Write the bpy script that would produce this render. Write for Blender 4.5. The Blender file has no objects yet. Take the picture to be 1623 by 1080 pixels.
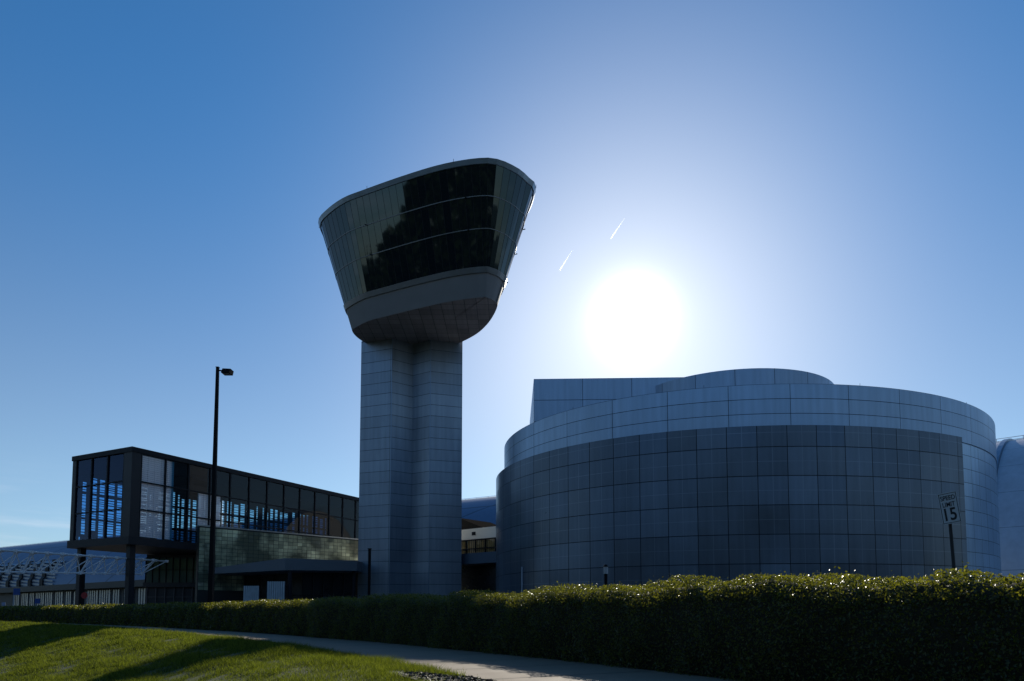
import bpy, math, random
import numpy as np
from mathutils import Vector
R = math.radians
random.seed(7); rng = np.random.default_rng(7)
SC = bpy.context.scene
COL = SC.collection

# ------------------------------------------------------------------ camera
F, PX, HY, CH = 1082.0, 811.5, 969.0, 0.85
TH = math.atan(F / 16000.0)
PPY = HY - F * math.tan(TH)
cam_d = bpy.data.cameras.new('camera'); cam = bpy.data.objects.new('camera', cam_d); COL.objects.link(cam)
cam_d.sensor_width = 36.0; cam_d.lens = 36.0 * F / 1623.0
cam_d.shift_y = (PPY - 540.0) / 1623.0
cam_d.clip_start = 0.1; cam_d.clip_end = 20000
cam.location = (0, 0, CH); cam.rotation_euler = (R(90) + TH, 0, 0)
SC.camera = cam

def ray(px, py):
    x = (px - PX) / F; y = -(py - PPY) / F
    c, s = math.cos(TH), math.sin(TH)
    return Vector((x, c - y * s, s + y * c))
def at_z(px, py, z):
    d = ray(px, py); return d * ((z - CH) / d.z) + Vector((0, 0, CH))
def at_y(px, py, Y):
    d = ray(px, py); return d * (Y / d.y) + Vector((0, 0, CH))
def on_wall(px, py, P, u):
    """a sight line met with the upright plane through P along u: (distance along u, height)"""
    d = ray(px, py)
    n = Vector((-u.y, u.x, 0))
    t = (P.x * n.x + P.y * n.y) / (d.x * n.x + d.y * n.y)
    q = d * t
    return (q.x - P.x) * u.x + (q.y - P.y) * u.y, q.z + CH

# ------------------------------------------------------------------ light
SUN = ray(1003, 505).normalized()
EL = math.asin(SUN.z); AZ = math.atan2(SUN.x, SUN.y)
SC.view_settings.view_transform = 'Standard'; SC.view_settings.look = 'None'
SC.view_settings.gamma = 1.0; SC.view_settings.exposure = 0.0
sd = bpy.data.lights.new('sun', 'SUN'); sd.energy = 5.0; sd.angle = R(0.53); sd.color = (1.0, 0.93, 0.80)
so = bpy.data.objects.new('sun', sd); COL.objects.link(so)
so.rotation_euler = SUN.to_track_quat('Z', 'Y').to_euler(); so.location = SUN * 200

W = bpy.data.worlds.new('World'); SC.world = W; W.use_nodes = True
nt = W.node_tree; nt.nodes.clear()
def N(tree, typ, **kw):
    n = tree.nodes.new(typ)
    for k, v in kw.items(): setattr(n, k, v)
    return n
def M(tree, op, a, b=None, c=None):
    n = tree.nodes.new('ShaderNodeMath'); n.operation = op
    for i, v in enumerate((a, b, c)):
        if v is None: continue
        if isinstance(v, (int, float)): n.inputs[i].default_value = v
        else: tree.links.new(v, n.inputs[i])
    return n.outputs[0]
def MIX(tree, fac, a, b, blend='MIX'):
    n = tree.nodes.new('ShaderNodeMix'); n.data_type = 'RGBA'; n.blend_type = blend
    for i, v in ((0, fac), (6, a), (7, b)):
        if isinstance(v, (int, float)): n.inputs[i].default_value = v
        elif isinstance(v, tuple): n.inputs[i].default_value = (*v, 1) if len(v) == 3 else v
        else: tree.links.new(v, n.inputs[i])
    return n.outputs[2]
def build_world():
    sky = N(nt, 'ShaderNodeTexSky', sky_type='NISHITA')
    sky.sun_disc = False; sky.sun_elevation = EL; sky.sun_rotation = AZ
    sky.altitude = 100; sky.air_density = 1.0; sky.dust_density = 0.05; sky.ozone_density = 2.5
    tc = N(nt, 'ShaderNodeTexCoord')
    # the bright aureole of the hazy air round the sun
    dot = N(nt, 'ShaderNodeVectorMath', operation='DOT_PRODUCT'); nt.links.new(tc.outputs['Generated'], dot.inputs[0]); dot.inputs[1].default_value = SUN
    ang = M(nt, 'ARCCOSINE', M(nt, 'MINIMUM', dot.outputs['Value'], 0.999999))
    def fall(A, w): return M(nt, 'MULTIPLY', M(nt, 'EXPONENT', M(nt, 'MULTIPLY', ang, -1.0 / w)), A)
    core = M(nt, 'ADD', fall(260.0, 0.0115), fall(4.6, 0.085))
    wide = M(nt, 'MULTIPLY', M(nt, 'EXPONENT', M(nt, 'MULTIPLY', M(nt, 'MULTIPLY', ang, ang), -1.0 / 0.080)), 4.9)
    gc = MIX(nt, 1.0, MIX(nt, 1.0, (1.0, 0.93, 0.80), core, 'MULTIPLY'), MIX(nt, 1.0, (1.0, 0.83, 0.56), wide, 'MULTIPLY'), 'ADD')
    # deep blue overhead paling into milky air low down
    s0 = N(nt, 'ShaderNodeSeparateXYZ'); nt.links.new(tc.outputs['Generated'], s0.inputs[0])
    hz = N(nt, 'ShaderNodeMapRange', interpolation_type='SMOOTHSTEP'); nt.links.new(s0.outputs[2], hz.inputs[0]); hz.inputs[1].default_value = 0.22; hz.inputs[2].default_value = 0.64
    lo = N(nt, 'ShaderNodeMapRange', interpolation_type='SMOOTHSTEP'); nt.links.new(s0.outputs[2], lo.inputs[0]); lo.inputs[1].default_value = 0.0; lo.inputs[2].default_value = 0.20
    base = MIX(nt, 1.0, sky.outputs[0], MIX(nt, hz.outputs[0], MIX(nt, lo.outputs[0], (0.66, 0.80, 1.02), (0.90, 0.97, 1.03)), (0.39, 0.89, 1.20)), 'MULTIPLY')
    s = MIX(nt, 1.0, base, gc, 'ADD')
    # faint streaks of cirrus low over the horizon
    sp = N(nt, 'ShaderNodeSeparateXYZ'); nt.links.new(tc.outputs['Generated'], sp.inputs[0])
    cb = N(nt, 'ShaderNodeCombineXYZ')
    nt.links.new(M(nt, 'MULTIPLY', sp.outputs[0], 3.0), cb.inputs[0]); nt.links.new(M(nt, 'MULTIPLY', sp.outputs[1], 3.0), cb.inputs[1]); nt.links.new(M(nt, 'MULTIPLY', sp.outputs[2], 26.0), cb.inputs[2])
    nz = N(nt, 'ShaderNodeTexNoise'); nz.inputs['Scale'].default_value = 1.6; nz.inputs['Detail'].default_value = 6; nz.inputs['Roughness'].default_value = 0.55
    nt.links.new(cb.outputs[0], nz.inputs['Vector'])
    mr = N(nt, 'ShaderNodeMapRange', interpolation_type='SMOOTHSTEP'); nt.links.new(nz.outputs[0], mr.inputs[0])
    mr.inputs[1].default_value = 0.48; mr.inputs[2].default_value = 0.75
    low = N(nt, 'ShaderNodeMapRange', interpolation_type='SMOOTHSTEP'); nt.links.new(sp.outputs[2], low.inputs[0])
    low.inputs[1].default_value = 0.20; low.inputs[2].default_value = 0.06; low.inputs[3].default_value = 0.0; low.inputs[4].default_value = 0.42
    fac = M(nt, 'MULTIPLY', mr.outputs[0], low.outputs[0])
    s = MIX(nt, fac, s, (8.5, 9.0, 10.0))
    bg = N(nt, 'ShaderNodeBackground'); nt.links.new(s, bg.inputs[0]); bg.inputs[1].default_value = 0.10
    out = N(nt, 'ShaderNodeOutputWorld'); nt.links.new(bg.outputs[0], out.inputs[0])
build_world()

# ------------------------------------------------------------------ helpers
def tag(o, label=None, cat=None, group=None, kind=None):
    if label: o['label'] = label
    if cat: o['category'] = cat
    if group: o['group'] = group
    if kind: o['kind'] = kind
    return o
def empty(name, loc, label, cat, group=None):
    o = bpy.data.objects.new(name, None); COL.objects.link(o); o.location = loc
    o.empty_display_size = 0.5
    return tag(o, label, cat, group)
class MB:
    """collects world-space faces; build() links them as one mesh object"""
    def __init__(s): s.v = []; s.f = []; s.uv = []; s.mi = []; s.sm = []
    def face(s, pts, uv=None, mi=0, smooth=False):
        i = len(s.v); s.v += [tuple(p) for p in pts]; s.f.append(tuple(range(i, i + len(pts))))
        s.uv += list(uv) if uv else [(0.0, 0.0)] * len(pts); s.mi.append(mi); s.sm.append(smooth)
    def hexa(s, c, mi=0):
        """8 corners: bottom 0-3 counter-clockwise, top 4-7"""
        c = [Vector(p) for p in c]
        for q in ((3, 2, 1, 0), (4, 5, 6, 7), (0, 1, 5, 4), (1, 2, 6, 5), (2, 3, 7, 6), (3, 0, 4, 7)):
            p = [c[k] for k in q]
            w = (p[1] - p[0]).length; h = (p[3] - p[0]).length
            s.face(p, [(0, 0), (w, 0), (w, h), (0, h)], mi)
    def box(s, x0, x1, y0, y1, z0, z1, mi=0, O=None, u=None, v=None):
        O = O or Vector((0, 0, 0)); u = u or Vector((1, 0, 0)); v = v or Vector((0, 1, 0)); k = Vector((0, 0, 1))
        P = lambda a, b, c: O + u * a + v * b + k * c
        s.hexa([P(x0, y0, z0), P(x1, y0, z0), P(x1, y1, z0), P(x0, y1, z0), P(x0, y0, z1), P(x1, y0, z1), P(x1, y1, z1), P(x0, y1, z1)], mi)
    def tube(s, a, b, r0, r1=None, n=8, cap=True, mi=0):
        a, b = Vector(a), Vector(b); r1 = r0 if r1 is None else r1
        w = (b - a).normalized(); x = w.cross(Vector((0, 0, 1)) if abs(w.z) < .9 else Vector((1, 0, 0))).normalized(); y = w.cross(x)
        A = [a + (x * math.cos(2 * math.pi * k / n) + y * math.sin(2 * math.pi * k / n)) * r0 for k in range(n)]
        B = [b + (x * math.cos(2 * math.pi * k / n) + y * math.sin(2 * math.pi * k / n)) * r1 for k in range(n)]
        for k in range(n):
            j = (k + 1) % n; s.face((A[k], B[k], B[j], A[j]), None, mi, n > 5)
        if cap: s.face(A, None, mi); s.face(B[::-1], None, mi)
    def wall(s, ring, z0, z1, closed=True, ring1=None, smooth=False, mi=0, u0=0.0):
        """upright strip over plan points, u in metres along, v = height"""
        n = len(ring); ring1 = ring1 or ring; u = u0
        for k in range(n if closed else n - 1):
            a, b = ring[k], ring[(k + 1) % n]; c, d = ring1[k], ring1[(k + 1) % n]
            L = math.hypot(b[0] - a[0], b[1] - a[1])
            s.face(((a[0], a[1], z0), (b[0], b[1], z0), (d[0], d[1], z1), (c[0], c[1], z1)), ((u, z0), (u + L, z0), (u + L, z1), (u, z1)), mi, smooth)
            u += L
    def cap(s, ring, z, up=True, mi=0):
        p = [(a[0], a[1], z) for a in ring]; p = p if up else p[::-1]
        s.face(p, [(q[0], q[1]) for q in p], mi)
    def ringband(s, r0, r1, z, up=True, mi=0):
        n = len(r0)
        for k in range(n):
            j = (k + 1) % n; q = ((r0[k][0], r0[k][1], z), (r0[j][0], r0[j][1], z), (r1[j][0], r1[j][1], z), (r1[k][0], r1[k][1], z))
            s.face(q if up else q[::-1], [(p[0], p[1]) for p in q], mi)
    def build(s, name, mats, parent=None, merge=False):
        me = bpy.data.meshes.new(name)
        o3 = parent_loc(parent)
        me.from_pydata([(p[0] - o3.x, p[1] - o3.y, p[2] - o3.z) for p in s.v], [], s.f)
        ul = me.uv_layers.new(name='UVMap'); ul.data.foreach_set('uv', [c for q in s.uv for c in q])
        for m in (mats if isinstance(mats, (list, tuple)) else [mats]): me.materials.append(m)
        me.polygons.foreach_set('material_index', s.mi)
        me.polygons.foreach_set('use_smooth', s.sm)
        if merge:
            import bmesh
            bm = bmesh.new(); bm.from_mesh(me); bmesh.ops.remove_doubles(bm, verts=bm.verts, dist=1e-4); bm.to_mesh(me); bm.free()
        me.update()
        if merge: me.set_sharp_from_angle(angle=R(32))
        o = bpy.data.objects.new(name, me); COL.objects.link(o)
        if parent: o.parent = parent
        return o
def parent_loc(p):
    v = Vector((0, 0, 0))
    while p is not None: v += p.location; p = p.parent
    return v
def spline(pts, n, closed=True):
    """Catmull-Rom through plan points, resampled to n points of equal spacing"""
    P = np.array(pts, float); m = len(P); out = []
    for i in range(m if closed else m - 1):
        if closed: a, b, c, d = P[i - 1], P[i], P[(i + 1) % m], P[(i + 2) % m]
        else: a, b, c, d = P[max(i - 1, 0)], P[i], P[i + 1], P[min(i + 2, m - 1)]
        for t in np.linspace(0, 1, 24, endpoint=False):
            out.append(.5 * (2 * b + (c - a) * t + (2 * a - 5 * b + 4 * c - d) * t * t + (3 * b - a - 3 * c + d) * t ** 3))
    out.append(P[0] if closed else P[-1]); out = np.array(out)
    L = np.concatenate([[0], np.cumsum(np.hypot(*np.diff(out, axis=0).T))])
    q = np.linspace(0, L[-1], n, endpoint=not closed)
    return [(float(np.interp(t, L, out[:, 0])), float(np.interp(t, L, out[:, 1]))) for t in q]
def offset(ring, d):
    n = len(ring); out = []
    for k in range(n):
        a, b = ring[k - 1], ring[(k + 1) % n]; tx, ty = b[0] - a[0], b[1] - a[1]; l = math.hypot(tx, ty)
        out.append((ring[k][0] + ty / l * d, ring[k][1] - tx / l * d))
    return out

# ------------------------------------------------------------------ materials
def mat(name):
    m = bpy.data.materials.new(name); m.use_nodes = True
    t = m.node_tree; b = t.nodes['Principled BSDF']
    return m, t, b
def simple(name, col, rough=.6, metal=0.0, noise=.25, scale=3.0, spec=.5, bump=0.0):
    m, t, b = mat(name)
    tc = N(t, 'ShaderNodeTexCoord'); nz = N(t, 'ShaderNodeTexNoise'); nz.inputs['Scale'].default_value = scale; nz.inputs['Detail'].default_value = 6
    t.links.new(tc.outputs['Object'], nz.inputs['Vector'])
    f = M(t, 'MULTIPLY_ADD', nz.outputs[0], 2 * noise, 1 - noise)
    t.links.new(MIX(t, 1.0, col, f, 'MULTIPLY'), b.inputs['Base Color'])
    t.links.new(M(t, 'MULTIPLY_ADD', nz.outputs[0], .2, rough - .1), b.inputs['Roughness'])
    b.inputs['Metallic'].default_value = metal; b.inputs['Specular IOR Level'].default_value = spec
    if bump:
        bp = N(t, 'ShaderNodeBump'); bp.inputs['Strength'].default_value = bump; t.links.new(nz.outputs[0], bp.inputs['Height']); t.links.new(bp.outputs[0], b.inputs['Normal'])
    return m
def panel(name, col, pw, ph, seam, rough=.35, metal=.7, var=.10, tilt=.012, seam_col=(.012, .014, .018), minor=None, spec=.5, v0=0.0, dirt=.25):
    """cladding: metal sheets pw x ph metres with open joints, each sheet a shade and a hair of tilt of its own"""
    m, t, b = mat(name)
    uv = N(t, 'ShaderNodeUVMap'); sp = N(t, 'ShaderNodeSeparateXYZ'); t.links.new(uv.outputs[0], sp.inputs[0])
    U = sp.outputs[0]; V = M(t, 'SUBTRACT', sp.outputs[1], v0)
    def line(x, p, w): return M(t, 'LESS_THAN', M(t, 'FRACT', M(t, 'ADD', M(t, 'MULTIPLY', x, 1 / p), .5 * w / p)), w / p)
    lm = M(t, 'MAXIMUM', line(U, pw, seam), line(V, ph, seam))
    cb = N(t, 'ShaderNodeCombineXYZ'); t.links.new(M(t, 'FLOOR', M(t, 'MULTIPLY', U, 1 / pw)), cb.inputs[0]); t.links.new(M(t, 'FLOOR', M(t, 'MULTIPLY', V, 1 / ph)), cb.inputs[1])
    wn = N(t, 'ShaderNodeTexWhiteNoise', noise_dimensions='2D'); t.links.new(cb.outputs[0], wn.inputs[0])
    tc = N(t, 'ShaderNodeTexCoord'); nz = N(t, 'ShaderNodeTexNoise'); nz.inputs['Scale'].default_value = .35; nz.inputs['Detail'].default_value = 8; t.links.new(tc.outputs['Object'], nz.inputs['Vector'])
    f = M(t, 'ADD', M(t, 'MULTIPLY_ADD', wn.outputs[0], 2 * var, 1 - var - dirt), M(t, 'MULTIPLY', nz.outputs[0], 2 * dirt))
    sm = N(t, 'ShaderNodeCombineXYZ'); t.links.new(M(t, 'MULTIPLY', U, 2.6), sm.inputs[0]); t.links.new(M(t, 'MULTIPLY', V, .16), sm.inputs[1])
    sn = N(t, 'ShaderNodeTexNoise'); sn.inputs['Scale'].default_value = 1.0; sn.inputs['Detail'].default_value = 5; t.links.new(sm.outputs[0], sn.inputs['Vector'])
    f = M(t, 'MULTIPLY', f, M(t, 'MULTIPLY_ADD', sn.outputs[0], .5, .75))
    c = MIX(t, 1.0, col, f, 'MULTIPLY')
    if minor:
        mw, mh, ms, mc = minor
        mm = M(t, 'MAXIMUM', line(U, mw, ms), line(V, mh, ms))
        c = MIX(t, mm, c, mc)
    c = MIX(t, lm, c, seam_col)
    t.links.new(c, b.inputs['Base Color'])
    t.links.new(M(t, 'MULTIPLY_ADD', nz.outputs[0], .16, rough - .08), b.inputs['Roughness'])
    b.inputs['Metallic'].default_value = metal; b.inputs['Specular IOR Level'].default_value = spec
    g = N(t, 'ShaderNodeNewGeometry')
    off = N(t, 'ShaderNodeVectorMath', operation='SUBTRACT'); t.links.new(wn.outputs[1], off.inputs[0]); off.inputs[1].default_value = (.5, .5, .5)
    sc = N(t, 'ShaderNodeVectorMath', operation='SCALE'); t.links.new(off.outputs[0], sc.inputs[0]); sc.inputs['Scale'].default_value = 2 * tilt
    ad = N(t, 'ShaderNodeVectorMath', operation='ADD'); t.links.new(g.outputs['Normal'], ad.inputs[0]); t.links.new(sc.outputs[0], ad.inputs[1])
    bp = N(t, 'ShaderNodeBump'); bp.inputs['Strength'].default_value = .5; bp.inputs['Distance'].default_value = .03; bp.invert = True
    t.links.new(lm, bp.inputs['Height']); t.links.new(ad.outputs[0], bp.inputs['Normal'])
    t.links.new(bp.outputs[0], b.inputs['Normal'])
    return m
def tinted(name, tint, f0=.12, rough=.01, refl=(1, 1, 1)):
    """see-through tinted glass: a tint in transmission and a mirror that grows towards grazing"""
    m, t, b = mat(name); t.nodes.remove(b)
    tr = N(t, 'ShaderNodeBsdfTransparent'); tr.inputs[0].default_value = (*tint, 1)
    gl = N(t, 'ShaderNodeBsdfGlossy'); gl.inputs['Roughness'].default_value = rough; gl.inputs[0].default_value = (*refl, 1)
    fr = N(t, 'ShaderNodeLayerWeight'); fr.inputs[0].default_value = .5
    fac = M(t, 'MINIMUM', M(t, 'MULTIPLY_ADD', M(t, 'POWER', fr.outputs['Facing'], 5.0), 1 - f0, f0), 1.0)
    mx = N(t, 'ShaderNodeMixShader'); t.links.new(fac, mx.inputs[0]); t.links.new(tr.outputs[0], mx.inputs[1]); t.links.new(gl.outputs[0], mx.inputs[2])
    t.links.new(mx.outputs[0], t.nodes['Material Output'].inputs[0])
    return m
def foliage(name, dark, light, trans, rough=.38, tf=.45, spec=.5):
    m, t, b = mat(name)
    g = N(t, 'ShaderNodeNewGeometry')
    c = MIX(t, g.outputs['Random Per Island'], dark, light)
    t.links.new(c, b.inputs['Base Color']); b.inputs['Roughness'].default_value = rough; b.inputs['Specular IOR Level'].default_value = spec
    tl = N(t, 'ShaderNodeBsdfTranslucent'); t.links.new(MIX(t, 1.0, c, trans, 'MULTIPLY'), tl.inputs[0])
    mx = N(t, 'ShaderNodeMixShader'); mx.inputs[0].default_value = tf
    t.links.new(b.outputs[0], mx.inputs[1]); t.links.new(tl.outputs[0], mx.inputs[2])
    t.links.new(mx.outputs[0], t.nodes['Material Output'].inputs[0])
    return m

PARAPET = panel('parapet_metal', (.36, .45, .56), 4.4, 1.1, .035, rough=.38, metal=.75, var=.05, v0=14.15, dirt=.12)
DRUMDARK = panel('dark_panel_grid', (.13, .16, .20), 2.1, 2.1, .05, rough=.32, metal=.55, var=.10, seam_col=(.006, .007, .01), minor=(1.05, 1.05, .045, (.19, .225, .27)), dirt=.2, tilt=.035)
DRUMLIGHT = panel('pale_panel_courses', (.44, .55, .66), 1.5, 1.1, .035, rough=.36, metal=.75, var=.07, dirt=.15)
SHAFT = panel('shaft_panels', (.28, .315, .36), 4.2, 1.28, .035, rough=.40, metal=.7, var=.07, dirt=.2)
FASCIA = simple('concrete_fascia', (.20, .185, .18), .7, 0, .18, .6)
TRIM = simple('trim_metal', (.18, .185, .20), .4, .6, .15, 1.0)
RIM = simple('rim_metal', (.22, .28, .36), .35, .7, .1, 1.0)
DARK = simple('dark_metal', (.016, .016, .019), .6, .1, .2, 2.0, spec=.25)
BLACK = simple('black_paint', (.008, .008, .009), .7, 0, .2, 4.0, spec=.15)
def cab_glass():
    m, t, b = mat('cab_glass')
    b.inputs['Base Color'].default_value = (.010, .014, .018, 1); b.inputs['Roughness'].default_value = .03
    b.inputs['IOR'].default_value = 1.6; b.inputs['Specular IOR Level'].default_value = .5
    b.inputs['Specular Tint'].default_value = (.62, .86, 1, 1)
    return m
CABGLASS = cab_glass()
BOXGLASS = tinted('bronze_blue_glass', (.22, .45, .58), .035)
STOREGLASS = simple('storefront_glass', (.03, .05, .06), .06, 0, .2, 1.0, spec=1.0)

# ------------------------------------------------------------------ ground, path, hedge line
HEDGE = [(8.2, -2.0), (6.1, 2.0), (4.3, 5.2), (2.32, 8.68), (.92, 11.2), (-1.41, 14.8), (-3.87, 18.5), (-6.4, 21.6), (-10.0, 26.0), (-14.6, 31.0), (-20.3, 37.0), (-30.0, 46.0), (-43.0, 57.0), (-66, 76)]
HC = np.array(spline(HEDGE, 700, False))                   # front foot of the hedge, near to far
T_ = np.gradient(HC, axis=0); T_ /= np.hypot(T_[:, 0], T_[:, 1])[:, None]
NB = np.stack([T_[:, 1], -T_[:, 0]], 1)                     # towards the buildings
if NB[200, 1] < 0: NB = -NB
ARC = np.concatenate([[0], np.cumsum(np.hypot(*np.diff(HC, axis=0).T))])
PATH_W = 2.5
EDGE = HC - NB * PATH_W                                     # lawn side of the path
def lawn_d(x, y):
    """distance from the path's lawn edge, positive towards the camera side"""
    x = np.asarray(x, float).ravel(); y = np.asarray(y, float).ravel(); out = np.empty(len(x))
    E = EDGE[::3]; nb = NB[::3]
    for i in range(0, len(x), 4000):
        dx = x[i:i + 4000, None] - E[None, :, 0]; dy = y[i:i + 4000, None] - E[None, :, 1]
        d2 = dx * dx + dy * dy; k = d2.argmin(1); r = np.arange(len(k))
        sgn = -(dx[r, k] * nb[k, 0] + dy[r, k] * nb[k, 1])
        out[i:i + 4000] = np.sqrt(d2[r, k]) * np.sign(sgn)
    return out
PD = [-50, 0, .25, .7, 1.5, 2.4, 3.5, 5, 7, 9.5, 13, 20, 60, 2000]
PZ = [0, 0, .03, .10, .10, -.05, -.29, -.64, -.98, -1.2, -1.3, -1.3, -1.3, -1.3]
def bank(x, y):
    d = lawn_d(x, y); z = np.interp(d, PD, PZ)
    near = 1 - np.clip((np.asarray(y).ravel() - 5) / 5.0, 0, 1)     # close to the camera the bank is lower and gentler
    z2 = np.interp(d, PD, [0, 0, .01, .03, .02, -.03, -.10, -.2, -.3, -.36, -.4, -.4, -.4, -.4])
    z = z * (1 - near) + z2 * near
    b = .035 * np.sin(x * 1.9 + 1.3 * np.sin(y * .8)) * np.sin(y * 1.4 + .6) + .02 * np.sin(x * 4.3 + y * 3.1)
    return z + np.where(d > .3, b.ravel() if hasattr(b, 'ravel') else b, 0) * np.clip((d - .3) / 1.0, 0, 1) * (d < 60)

def build_ground():
    xs = np.unique(np.concatenate([np.array([-6000, -3000, -1500, -800, -400, -250, -160, -110, -80]), np.arange(-62, 12, .5), np.array([12, 16, 24, 40, 70, 120, 200, 400, 800, 1500, 3000, 6000])]))
    ys = np.unique(np.concatenate([np.array([-6000, -3000, -1500, -700, -300, -150, -80, -40, -20, -10]), np.arange(-6, 62, .5), np.array([64, 68, 74, 82, 95, 120, 160, 250, 400, 800, 1600, 4000])]))
    X, Y = np.meshgrid(xs, ys); Z = bank(X.ravel(), Y.ravel())
    v = np.stack([X.ravel(), Y.ravel(), Z], 1); nx, ny = len(xs), len(ys)
    f = [(j * nx + i, j * nx + i + 1, (j + 1) * nx + i + 1, (j + 1) * nx + i) for j in range(ny - 1) for i in range(nx - 1)]
    me = bpy.data.meshes.new('lawn'); me.from_pydata(v.tolist(), [], f); me.polygons.foreach_set('use_smooth', [True] * len(f)); me.update()
    m, t, b = mat('turf_soil')
    tc = N(t, 'ShaderNodeTexCoord'); n1 = N(t, 'ShaderNodeTexNoise'); n1.inputs['Scale'].default_value = 1.2; n1.inputs['Detail'].default_value = 8; n2 = N(t, 'ShaderNodeTexNoise'); n2.inputs['Scale'].default_value = 30; n2.inputs['Detail'].default_value = 6
    for n in (n1, n2): t.links.new(tc.outputs['Object'], n.inputs['Vector'])
    c = MIX(t, n1.outputs[0], (.030, .045, .012), (.055, .075, .02)); c = MIX(t, M(t, 'MULTIPLY', n2.outputs[0], .6), c, (.03, .025, .015))
    t.links.new(c, b.inputs['Base Color']); b.inputs['Roughness'].default_value = .9
    bp = N(t, 'ShaderNodeBump'); bp.inputs['Strength'].default_value = .6; t.links.new(n2.outputs[0], bp.inputs['Height']); t.links.new(bp.outputs[0], b.inputs['Normal'])
    me.materials.append(m)
    o = bpy.data.objects.new('lawn', me); COL.objects.link(o); tag(o, kind='structure')
build_ground()
CONC = simple('path_concrete', (.21, .16, .112), .85, 0, .16, 2.5, spec=.3, bump=.15)
def build_path():
    mb = MB(); k = list(range(0, 700, 4)); u = 0
    for a, b in zip(k[:-1], k[1:]):
        q = [EDGE[a], EDGE[b], HC[b] + NB[b] * .1, HC[a] + NB[a] * .1]
        L = float(np.hypot(*(EDGE[b] - EDGE[a])))
        mb.face([(p[0], p[1], .03) for p in q][::-1])
        mb.face([(q[0][0], q[0][1], -.05), (q[1][0], q[1][1], -.05), (q[1][0], q[1][1], .03), (q[0][0], q[0][1], .03)])
    o = mb.build('path', CONC, merge=True); tag(o, kind='structure')
    # expansion joints sawn across the concrete
    mb = MB(); s = 1.0
    while s < ARC[-1]:
        i = int(np.searchsorted(ARC, s)); i = min(i, 699); a = EDGE[i]; b = HC[i]; t = T_[i] * .012
        mb.face([(a[0] - t[0], a[1] - t[1], .034), (b[0] - t[0], b[1] - t[1], .034), (b[0] + t[0], b[1] + t[1], .034), (a[0] + t[0], a[1] + t[1], .034)])
        s += 1.5
    tag(mb.build('path_joints', simple('joint_dirt', (.06, .055, .045), .9)), kind='structure')
    # paved forecourt behind the hedge
    mb = MB(); B = HC + NB * 1.35
    for a, b in zip(k[:-1], k[1:]):
        f = lambda i: (B[i][0] * 1.0 + NB[i][0] * 200, B[i][1] + NB[i][1] * 200)
        mb.face([(*B[a], .004), (*B[b], .004), (*f(b), .004), (*f(a), .004)][::-1])
    tag(mb.build('forecourt', simple('paving', (.16, .155, .15), .85, 0, .2, .8)), kind='structure')
build_path()

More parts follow.
